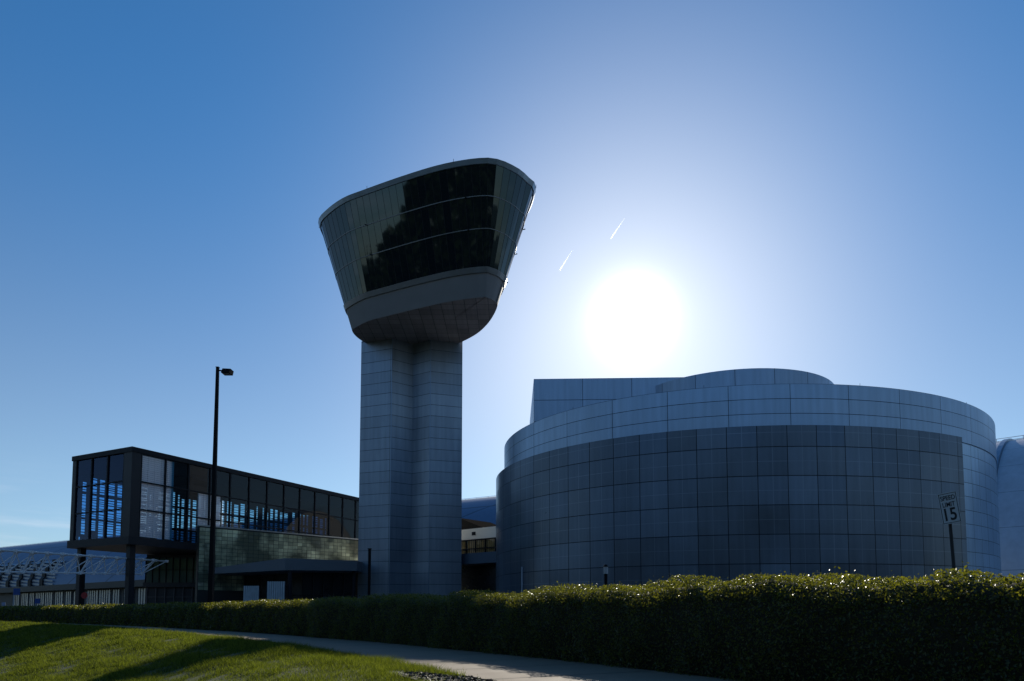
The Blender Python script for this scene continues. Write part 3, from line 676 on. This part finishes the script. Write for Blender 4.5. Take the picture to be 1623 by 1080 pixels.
    root = empty('low_wing', Bq.lerp(A, .5), 'long low wing with a brown fascia and pale window band at the far left', 'building')
    zf = on_wall(207, 921, Bq, u)[1]
    mb = MB(); mb.box(-30, LL + 6, -.9, 12, zf - 1.0, zf, O=Bq, u=u, v=v); mb.build('fascia', simple('brown_fascia', (.05, .042, .038), .6), root)
    mb = MB(); mb.box(-30, LL + 6, .4, 11, -.1, zf - 1.003, O=Bq, u=u, v=v); mb.build('wall', simple('wing_wall', (.035, .035, .038), .6), root)
    r = random.Random(9); s = 14
    while s < LL + 5:
        w = r.choice((2.6, 3.4, 4.2)); mb = MB(); mb.box(s, s + w, .3, .395, 1.2, zf - 1.25, O=Bq, u=u, v=v); wd = mb.build('window', simple('pale_window', (.26, .30, .33), .25, .1, .3, .8), root)
        mb = MB(); k = s
        while k < s + w: mb.box(k - .04, k + .04, .24, .298, 1.2, zf - 1.25, O=Bq, u=u, v=v); k += .85
        mb.build('glazing_bars', DARK, wd); s += w + r.choice((.5, .9, 1.4))
build_entrance()

# ------------------------------------------------------------------ white space-frame truss
def build_truss():
    p0 = at_y(-60, 868, 56); p1 = at_y(243, 888, 71.5); q0 = at_y(-60, 905, 56.6); q1 = at_y(213, 909.5, 70.2)
    root = empty('truss_bridge', p1, 'white tubular space frame truss reaching in from the left under the glass box', 'truss')
    ax = (p1 - p0); n = 13; w = Vector((.55, 1.7, 0)); Rr = .085
    t1 = [p0.lerp(p1, k / n) for k in range(n + 1)]; t2 = [p + w for p in t1]
    m = n - 1; bt = [(q0 + w * .5).lerp(q1 + w * .5, k / m) for k in range(m + 1)]
    for nm, pts, r in (('top_chord', t1, Rr), ('top_chord', t2, Rr), ('bottom_chord', bt, Rr * 1.1)):
        mb = MB(); mb.tube(pts[0], pts[-1], r, n=6)
        for p in pts: mb.box(p.x - .13, p.x + .13, p.y - .13, p.y + .13, p.z - .13, p.z + .13)
        mb.build(nm, WHITE, root)
    mb = MB()
    for k in range(n):
        b = bt[min(k, m)]
        for p in (t1[k], t1[k + 1], t2[k], t2[k + 1]): mb.tube(b, p, Rr * .62, n=5, cap=False)
        mb.tube(t1[k], t2[k], Rr * .55, n=5, cap=False); mb.tube(t1[k], t2[k + 1], Rr * .5, n=5, cap=False)
    mb.tube(t1[n], t2[n], Rr * .55, n=5); mb.build('web_members', WHITE, root)
WHITE = simple('white_paint', (.78, .78, .80), .45, 0, .06, 2)
build_truss()

# ------------------------------------------------------------------ lamp, posts, signs
def build_small():
    # tall parking lamp
    LY = 33.0; T = at_y(345, 583, LY); B = Vector((T.x, LY, 0)); root = empty('street_lamp', B, 'tall black lamp post with a single shoebox head before the glass box wing', 'lamp post')
    mb = MB(); w0, w1 = .115, .062
    mb.hexa([B + Vector((a * w0, b * w0, .35)) for a, b in ((-1, -1), (1, -1), (1, 1), (-1, 1))] + [Vector((T.x + a * w1, LY + b * w1, T.z)) for a, b in ((-1, -1), (1, -1), (1, 1), (-1, 1))])
    mb.build('pole', BLACK, root)
    mb = MB(); mb.tube(B, B + Vector((0, 0, .35)), .27, .25, n=16); mb.build('base', CONC, root)
    mb = MB(); mb.box(T.x - .075, T.x + .075, LY - .08, LY + .08, T.z - .0, T.z + .03); mb.tube((T.x + .06, LY, T.z - .14), (T.x + .34, LY, T.z - .17), .035, n=6); mb.build('arm', BLACK, root)
    mb = MB(); x, z = T.x + .26, T.z - .22
    a = [(x + .0, LY - .24, z - .10), (x + .40, LY - .24, z - .10), (x + .40, LY + .24, z - .10), (x, LY + .24, z - .10)]
    b = [(x + .06, LY - .19, z + .12), (x + .46, LY - .19, z + .10), (x + .46, LY + .2, z + .10), (x + .06, LY + .2, z + .12)]
    mb.hexa(a + b); hd = mb.build('lamp_head', BLACK, root)
    mb = MB(); mb.box(x + .05, x + .35, LY - .14, LY + .18, z - .115, z - .102); mb.build('lens', simple('lamp_lens', (.25, .24, .22), .2), hd)
    # speed limit sign
    s = 16.3; tl = at_y(1488.9, 783.5, s + .10); tr = at_y(1518.7, 777.5, s - .17); br = at_y(1520.9, 827.4, s - .17); bl = at_y(1491.5, 833, s + .10)
    cen = (tl + tr + br + bl) / 4; ux = ((tr - tl) + (br - bl)) .normalized(); uz = ((tl - bl) + (tr - br)); uz = (uz - ux * uz.dot(ux)).normalized(); un = ux.cross(uz)   # facing the road
    wd = ((tr - tl).length + (br - bl).length) / 2; ht = ((tl - bl).length + (tr - br).length) / 2
    foot = at_y(1511.5, 898, s + .08); pt = cen + uz * (ht * .42) - un * .04; dirp = (pt - foot).normalized(); foot = pt - dirp * (pt.z / dirp.z)
    root = empty('speed_limit_sign', (foot.x, foot.y, 0), 'white speed limit 15 sign leaning on a dark post behind the right hedge', 'traffic sign')
    mb = MB(); mb.tube(foot, pt - un * .03, .038, n=8); mb.build('post', simple('rust_post', (.03, .026, .022), .7), root)
    def rrect(w, h, r, off, thick, mb):
        pts = []
        for cx, cz, a0 in ((w / 2 - r, h / 2 - r, 0), (-w / 2 + r, h / 2 - r, 90), (-w / 2 + r, -h / 2 + r, 180), (w / 2 - r, -h / 2 + r, 270)):
            for k in range(5): a = R(a0 + 22.5 * k); pts.append((cx + r * math.cos(a), cz + r * math.sin(a)))
        fr = [cen + ux * p[0] + uz * p[1] + un * off for p in pts]; bk = [p - un * thick for p in fr]
        mb.face(fr); mb.face(bk[::-1])
        for k in range(len(fr)): j = (k + 1) % len(fr); mb.face([fr[k], bk[k], bk[j], fr[j]])
    mb = MB(); rrect(wd, ht, .05, 0, .006, mb); plate = mb.build('plate', simple('sign_white', (.55, .55, .52), .5, 0, .12, 8), root)
    INK = simple('sign_ink', (.012, .012, .012), .5)
    mb = MB(); W2, H2 = wd * .93, ht * .95; t = .012   # black border line
    for x0, x1, z0, z1 in ((-W2 / 2, W2 / 2, H2 / 2 - t, H2 / 2), (-W2 / 2, W2 / 2, -H2 / 2, -H2 / 2 + t), (-W2 / 2, -W2 / 2 + t, -H2 / 2 + t, H2 / 2 - t), (W2 / 2 - t, W2 / 2, -H2 / 2 + t, H2 / 2 - t)):
        mb.face([cen + ux * a + uz * b + un * .004 for a, b in ((x0, z0), (x1, z0), (x1, z1), (x0, z1))])
    mb.build('border', INK, plate)
    from mathutils import Matrix
    for txt, zc, size, sx in (('SPEED', .32, .21, 1.0), ('LIMIT', .11, .21, 1.0), ('15', -.22, .56, .95)):
        cu = bpy.data.curves.new('lettering', 'FONT'); cu.body = txt; cu.align_x = 'CENTER'; cu.align_y = 'CENTER'; cu.size = size * ht; cu.extrude = .0015; cu.offset = .006 * ht * (1.6 if txt == '15' else .35)
        tmp = bpy.data.objects.new('lettering', cu); COL.objects.link(tmp)
        bpy.context.view_layer.update()
        me = bpy.data.meshes.new_from_object(tmp.evaluated_get(bpy.context.evaluated_depsgraph_get())); COL.objects.unlink(tmp); bpy.data.objects.remove(tmp)
        xs = [v.co.x for v in me.vertices]; wdt = max(xs) - min(xs); k = {'SPEED': .78, 'LIMIT': .66, '15': .62}[txt] * wd / wdt; mid = (max(xs) + min(xs)) / 2
        o3 = parent_loc(plate)
        for vv in me.vertices: vv.co = cen + ux * ((vv.co.x - mid) * k) + uz * (vv.co.y + zc * ht) + un * (.005 + vv.co.z) - o3
        me.materials.clear(); me.materials.append(INK); o = bpy.data.objects.new('lettering', me); COL.objects.link(o); o.parent = plate
    # slim dark post before the tower
    T = at_y(586, 871, 22.5); root = empty('metal_post', (T.x, 22.5, 0), 'slim dark metal post standing in front of the tower foot', 'post')
    mb = MB(); mb.box(T.x - .04, T.x + .04, 22.46, 22.54, 0, T.z); mb.build('shaft', BLACK, root)
    mb = MB(); mb.box(T.x - .055, T.x + .055, 22.445, 22.555, T.z + .001, T.z + .03); mb.build('cap', BLACK, root)
    mb = MB(); mb.box(T.x - .11, T.x + .11, 22.39, 22.61, .004, .03); mb.build('base_plate', BLACK, root)
    # low post light before the drum
    T = at_y(960, 895, 14.5); root = empty('path_light', (T.x, 14.5, 0), 'low path light with a small capped lantern peeping over the hedge before the drum', 'post light')
    mb = MB(); mb.tube((T.x, 14.5, 0), (T.x, 14.5, T.z - .2), .035, n=8); mb.build('post', BLACK, root)
    mb = MB(); mb.tube((T.x, 14.5, T.z - .2), (T.x, 14.5, T.z - .05), .05, .05, n=10); mb.build('lantern', simple('lantern_glass', (.45, .45, .45), .2), root)
    mb = MB(); mb.tube((T.x, 14.5, T.z - .05), (T.x, 14.5, T.z), .06, .02, n=10); mb.build('cap', BLACK, root)
    # blue signs at the far left
    BLUE = simple('sign_blue', (.03, .09, .30), .4)
    for (x, y0, y1, xp, Y, lab) in ((27, 933, 943.5, 21.5, 60, 'larger blue sign board on a pale post, the tallest of the far left signs'), (59.5, 949, 957, 56.3, 62, 'small blue sign board on a short post nearest the box column'), (6, 955, 961, 4.5, 66, 'small pale blue sign low at the left edge of the lawn')):
        a = at_y(x, y0, Y); b = at_y(x, y1, Y); hw = {27: 5.3, 59.5: 4.0, 6: 3.0}[x] * Y / F; p = at_y(xp, y0, Y)
        root = empty('directional_sign', (p.x, Y, 0), lab, 'sign', 'blue signs at the far left')
        mb = MB(); mb.tube((p.x, Y + .06, 0), (p.x, Y + .06, a.z), .055, n=7); mb.build('post', simple('pale_post', (.42, .43, .45), .4, .4), root)
        mb = MB(); mb.box(a.x - hw, a.x + hw, Y - .03, Y + .0, b.z, a.z); mb.build('board', BLUE if x > 10 else simple('sign_pale', (.2, .28, .45), .4), root)
    # red round sign by the column
    p = at_y(134, 944, 64.0); root = empty('red_sign', (p.x + .12, 64, 0), 'round red sign on a slim post in front of the left box column', 'sign')
    mb = MB(); mb.tube((p.x + .22, 64.06, 0), (p.x + .22, 64.06, p.z + .3), .05, n=7); mb.build('post', simple('sign_post', (.35, .35, .36), .4, .4), root)
    mb = MB(); mb.tube((p.x, 63.96, p.z), (p.x, 64.0, p.z), .30, n=20); mb.build('disc', simple('sign_red', (.42, .03, .03), .4), root)
    # shrubs against the far left wing
    r = np.random.default_rng(11); SH = foliage('shrub_leaf', (.012, .02, .008), (.03, .05, .015), (1, 1, .5))
    for i, (px, Y, h, lab) in enumerate(((110, 92, 1.9, 'dark rounded shrub left of the box column by the low wing'), (152, 88, 2.0, 'dark rounded shrub between the two box columns'), (186, 86, 1.7, 'dark low shrub just left of the corner column of the box'))):
        p = at_y(px, 960, Y); n = 900; th = r.uniform(0, 6.283, n); rr = h * .75 * np.sqrt(r.uniform(.1, 1, n)); zz = r.uniform(.1, 1, n) * h * np.sqrt(np.clip(1.05 - (rr / (h * .8)) ** 2, .05, 1))
        ctr = np.stack([p.x + rr * np.cos(th) * 1.4, Y + rr * np.sin(th), zz], 1)
        o = leaf_mesh('shrub', ctr, r.normal(0, 1, (n, 3)), r.uniform(.12, .22, n), .6, SH, r); tag(o, lab, 'shrub', 'shrubs by the low wing')
    # two short contrails high beyond the sun's left
    m, t, b = mat('contrail_ice'); t.nodes.remove(b)
    vs = N(t, 'ShaderNodeVolumeScatter'); vs.inputs['Density'].default_value = .008; vs.inputs['Anisotropy'].default_value = .6
    t.links.new(vs.outputs[0], t.nodes['Material Output'].inputs['Volume'])
    for (x0, y0, x1, y1, lab) in ((886, 431, 909, 393, 'short white contrail nearest the tower cab'), (967, 380, 992, 343, 'short white contrail closer to the sun')):
        a = at_y(x0, y0, 5200); c = at_y(x1, y1, 6000); k = 12; w = (c - a).normalized(); x = w.cross(Vector((0, 0, 1))).normalized(); y = w.cross(x); mb = MB()
        rr = [.6] + [6.0 * (1 - i / k) ** .8 + .4 for i in range(1, k)] + [.3]
        rg = [[a.lerp(c, i / k) + (x * math.cos(2 * math.pi * q / 8) + y * math.sin(2 * math.pi * q / 8)) * rr[i] for q in range(8)] for i in range(k + 1)]
        for i in range(k):
            for q in range(8): mb.face((rg[i][q], rg[i][(q + 1) % 8], rg[i + 1][(q + 1) % 8], rg[i + 1][q]))
        mb.face(rg[0][::-1]); mb.face(rg[k])
        o = mb.build('contrail', m, merge=True); tag(o, lab, 'contrail', 'contrails in the sky')

def leaf_mesh(name, ctr, nrm, size, aspect, material, r, extra=None, up=None):
    """n folded leaves (two quads' worth in one diamond each); centres, rough facing, length"""
    n = len(ctr); nrm = nrm / (np.linalg.norm(nrm, axis=1)[:, None] + 1e-9)
    a = r.normal(0, 1, (n, 3)) if up is None else up
    a = a - nrm * (a * nrm).sum(1)[:, None]; a /= np.linalg.norm(a, axis=1)[:, None] + 1e-9
    b = np.cross(nrm, a); L = size[:, None]
    fold = nrm * L * .10
    v = np.stack([ctr - a * L * .5, ctr + b * L * .5 * aspect + fold, ctr + a * L * .5, ctr - b * L * .5 * aspect + fold], 1).reshape(-1, 3)
    idx = np.arange(n)[:, None] * 4
    tri = np.concatenate([idx + [0, 1, 2], idx + [0, 2, 3]], 1).reshape(-1)
    core_v = np.zeros((0, 3)); core_f = []
    mats = [material]
    if extra is not None: core_v, core_f, cm = extra; mats.append(cm)
    nv = len(v); allv = np.concatenate([v, core_v]) if len(core_v) else v
    me = bpy.data.meshes.new(name)
    loops = np.concatenate([tri] + ([np.array([i + nv for f in core_f for i in f])] if core_f else [])).astype(np.int32)
    sizes = np.concatenate([np.full(2 * n, 3), np.array([len(f) for f in core_f], int)]).astype(np.int32)
    me.vertices.add(len(allv)); me.vertices.foreach_set('co', allv.astype(np.float32).ravel())
    me.loops.add(len(loops)); me.loops.foreach_set('vertex_index', loops)
    me.polygons.add(len(sizes)); st = np.concatenate([[0], np.cumsum(sizes)[:-1]]).astype(np.int32)
    me.polygons.foreach_set('loop_start', st); me.polygons.foreach_set('loop_total', sizes)
    me.polygons.foreach_set('material_index', np.concatenate([np.zeros(2 * n, int), np.ones(len(core_f), int)]).astype(np.int32))
    for m in mats: me.materials.append(m)
    me.update(calc_edges=True); me.validate()
    o = bpy.data.objects.new(name, me); COL.objects.link(o)
    return o
build_small()

# ------------------------------------------------------------------ hedges
HLEAF = foliage('hedge_leaf', (.045, .053, .016), (.115, .128, .032), (2.4, 2.15, .5), rough=.38, tf=.5, spec=.5)
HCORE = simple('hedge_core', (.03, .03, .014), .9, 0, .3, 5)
def build_hedge(s0, s1, back, label, hh):
    r = np.random.default_rng(int(s0 * 10) + 3); TW = .95
    def hgt(s): return hh + .035 * np.sin(s * 1.7 + .5) + .03 * np.sin(s * 3.9 + 2) + .02 * np.sin(s * 9.1) + .025 * np.sin(s * .6)
    def pos(s, w):
        x = np.interp(s, ARC, HC[:, 0]); y = np.interp(s, ARC, HC[:, 1]); nx = np.interp(s, ARC, NB[:, 0]); ny = np.interp(s, ARC, NB[:, 1])
        return x + nx * (w + back), y + ny * (w + back), nx, ny
    # leaf count by distance: small leaves near, larger ones where they shrink to nothing
    C, Nn, Sz = [], [], []
    s = s0
    while s < s1:
        ds = min(.5, s1 - s); x, y, _, _ = pos(s, 0); D = max(float(np.hypot(x, y)), 4.0)
        size = .034 * max(1.0, D / 16.0); perim = hh * 1.0 + TW * .9 + hh * .5
        n = int(ds * perim * 1.9 / (size * size * .55) * (1.0 if D < 40 else .8))
        ss = s + r.uniform(0, ds, n)
        face = r.uniform(0, 1, n); h = hgt(ss)
        # a point on the rounded outline: front, top, back
        w = np.empty(n); z = np.empty(n); nw = np.empty(n); nz = np.empty(n)
        f = face < .47; t = (face >= .47) & (face < .84); b = face >= .84
        rad = .17
        zf = r.uniform(.02, 1, f.sum()) * h[f]; w[f] = np.where(zf > h[f] - rad, rad - np.sqrt(np.clip(rad ** 2 - (zf - h[f] + rad) ** 2, 0, None)), 0); z[f] = zf; nw[f] = -1; nz[f] = np.where(zf > h[f] - rad, .9, .12)
        wt = r.uniform(0, TW, t.sum()); e = np.minimum(wt, TW - wt); w[t] = wt; z[t] = h[t] - np.where(e < rad, rad - np.sqrt(np.clip(rad ** 2 - (rad - e) ** 2, 0, None)), 0); nw[t] = np.where(wt < rad, -.7, np.where(wt > TW - rad, .7, 0)); nz[t] = 1
        zb = r.uniform(.1, 1, b.sum()) * h[b]; w[b] = TW; z[b] = zb; nw[b] = 1; nz[b] = .1
        # lumps and depth
        lump = .035 * np.sin(ss * 5.1 + z * 4.2) + .025 * np.sin(ss * 11.3 - z * 8.0 + 1) + .03 * np.sin(ss * 2.3 + z * 2)
        dep = r.uniform(0, 1, n) ** 1.6 * .20 - np.maximum(lump, -.06)
        sprig = r.uniform(0, 1, n) < .025; dep = np.where(sprig, dep - r.uniform(.02, .08, n), dep)
        w = w - nw * dep; z = np.clip(z - np.where(nz > .5, nz, 0) * dep, .01, None)
        X, Y, nx, ny = pos(ss, w)
        C.append(np.stack([X, Y, z], 1))
        nn = np.stack([nx * nw, ny * nw, nz], 1) * .8 + r.normal(0, .75, (n, 3)); Nn.append(nn); Sz.append(size * r.uniform(.7, 1.35, n))
        s += ds
    C = np.concatenate(C); Nn = np.concatenate(Nn); Sz = np.concatenate(Sz)
    # twiggy dark heart that keeps the light out
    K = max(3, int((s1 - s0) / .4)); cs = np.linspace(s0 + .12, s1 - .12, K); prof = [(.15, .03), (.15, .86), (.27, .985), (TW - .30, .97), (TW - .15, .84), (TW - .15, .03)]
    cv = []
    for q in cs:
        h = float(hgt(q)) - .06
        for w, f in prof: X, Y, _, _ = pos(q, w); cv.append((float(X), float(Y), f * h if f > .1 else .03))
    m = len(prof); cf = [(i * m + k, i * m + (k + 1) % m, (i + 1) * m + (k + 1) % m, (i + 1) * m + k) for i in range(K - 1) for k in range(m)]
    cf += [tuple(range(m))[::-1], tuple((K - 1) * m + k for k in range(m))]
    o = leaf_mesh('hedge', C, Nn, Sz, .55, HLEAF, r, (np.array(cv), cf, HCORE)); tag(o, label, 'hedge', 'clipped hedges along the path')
    return len(C)
def arc_at(px):
    k = np.argmin(np.abs(HC[:, 0] / HC[:, 1] - (px - PX) / F) + (HC[:, 1] < 3) * 9); return float(ARC[k])
SB = arc_at(486)
n1 = build_hedge(3.0, SB, .0, 'near clipped hedge with sunlit leaf tips running off the right edge of the picture', 1.215)
n2 = build_hedge(SB - .6, float(ARC[-1]) - .5, .38, 'far clipped hedge beside the path, dwindling away to the left', 1.20)
print('hedge leaves', n1, n2)

# ------------------------------------------------------------------ grass, mulch
def build_grass():
    r = np.random.default_rng(21); pts = []
    Nc = 1100000
    Y = 5 + 55 * r.uniform(0, 1, Nc) ** 1.7; tx = r.uniform(-.80, .12, Nc); X = tx * Y
    d = lawn_d(X, Y); keep = (d > -.06 + .05 * np.sin(X * 7)) & (d < 11)
    bed = (d < .95) & (Y < 8.8) & (Y > 3)
    keep &= ~(bed & (r.uniform(0, 1, Nc) > .04))
    keep &= r.uniform(0, 1, Nc) < np.clip(Y / 13, .55, 1)          # even density on the ground
    X, Y, d = X[keep], Y[keep], d[keep]; n = len(X); Z = bank(X, Y)
    sc = np.clip(Y / 16, .55, 2.2)
    tuft = .5 + .5 * np.sin(X * 2.1 + 1.7 * np.sin(Y * 1.3)) * np.sin(Y * 1.7 + X * .6)
    edge = np.clip(1 - np.abs(d - .25) / .5, 0, 1)
    t2 = .5 + .5 * np.sin(X * 6.3 + 2.1 * np.sin(Y * 4.1)) * np.sin(Y * 5.2 + 1.4 * np.sin(X * 3.3))
    h = (.022 + .045 * tuft ** 1.5 + .055 * t2 ** 2 + .05 * edge) * r.uniform(.45, 1.5, n) * sc ** .35
    w = .0065 * sc * r.uniform(.7, 1.3, n)
    th = r.uniform(0, 6.283, n); lean = r.normal(0, .62, (n, 2)) * h[:, None]
    ax = np.stack([np.cos(th), np.sin(th)], 1) * w[:, None]
    b0 = np.stack([X - ax[:, 0], Y - ax[:, 1], Z - .01], 1); b1 = np.stack([X + ax[:, 0], Y + ax[:, 1], Z - .01], 1); tp = np.stack([X + lean[:, 0], Y + lean[:, 1], Z + h], 1)
    v = np.stack([b0, b1, tp], 1).reshape(-1, 3)
    me = bpy.data.meshes.new('grass'); me.vertices.add(len(v)); me.vertices.foreach_set('co', v.astype(np.float32).ravel())
    me.loops.add(3 * n); me.loops.foreach_set('vertex_index', np.arange(3 * n, dtype=np.int32)); me.polygons.add(n); me.polygons.foreach_set('loop_start', np.arange(0, 3 * n, 3, dtype=np.int32)); me.polygons.foreach_set('loop_total', np.full(n, 3, np.int32))
    me.materials.append(foliage('grass_blade', (.020, .032, .008), (.115, .135, .036), (2.3, 2.25, .65), rough=.7, tf=.5, spec=.05)); me.update(calc_edges=True)
    o = bpy.data.objects.new('grass', me); COL.objects.link(o); tag(o, 'short mown grass covering the bank beside the path', 'grass', kind='stuff'); print('grass', n)
    # bark mulch strip by the path
    mb = MB(); ii = [i for i in range(0, 700, 3) if 2.5 < EDGE[i][1] < 8.7]
    for a, b in zip(ii[:-1], ii[1:]):
        q = [EDGE[a] - NB[a] * .0, EDGE[b] - NB[b] * .0, EDGE[b] - NB[b] * 1.0, EDGE[a] - NB[a] * 1.0]
        zq = bank(np.array([p[0] for p in q]), np.array([p[1] for p in q])); mb.face([(p[0], p[1], z + .018) for p, z in zip(q, zq)])
    o = mb.build('soil', simple('bark_soil', (.035, .026, .020), .95, 0, .5, 25, bump=1.0), merge=True); tag(o, kind='structure')
    n = 6000; k = r.integers(ii[0], ii[-1], n); off = r.uniform(.02, .98, n); P = EDGE[k] - NB[k] * off[:, None] + r.normal(0, .02, (n, 2)); Z = bank(P[:, 0], P[:, 1]) + .03
    nn = r.normal(0, .5, (n, 3)) + [0, 0, 1]
    m = simple('bark_chip', (.07, .05, .036), .7, 0, .6, 40)
    o = leaf_mesh('bark_mulch', np.stack([P[:, 0], P[:, 1], Z], 1), nn, r.uniform(.02, .06, n), .5, m, r); tag(o, 'dark bark chips in the planting strip at the path edge', 'mulch', kind='stuff')
build_grass()

# ------------------------------------------------------------------ unseen wood behind the camera, shaped for the dark reflection in the cab's glass
def build_wood():
    r = np.random.default_rng(31); C = []; 
    for k in range(190):
        ad = 112 + 168 * k / 189; az = R(ad + r.normal(0, .5)); d = r.uniform(225, 290); x = -10 + d * math.sin(az); y = 70 + d * math.cos(az); h = float(np.interp(ad, [112, 135, 165, 231, 236, 240, 244, 250, 262, 280], [22, 30, 58, 62, 49, 41, 33, 28, 23, 16])) * r.uniform(.86, 1.1)
        n = 600; u = r.normal(0, 1, (n, 3)); u /= np.linalg.norm(u, axis=1)[:, None]; u *= r.uniform(.3, 1, n)[:, None] ** .5
        C.append(np.stack([x + u[:, 0] * 8, y + u[:, 1] * 8, h * .5 + u[:, 2] * h * .5], 1))
    C = np.concatenate(C); n = len(C)
    o = leaf_mesh('woodland', C, r.normal(0, 1, (n, 3)), r.uniform(2.5, 6.0, n), .9, foliage('wood_leaf', (.02, .03, .008), (.06, .08, .02), (1, 1, .5)), r)
    tag(o, 'unseen belt of trees shaped to be mirrored in the glass of the tower cab', 'woodland', kind='stuff')
build_wood()
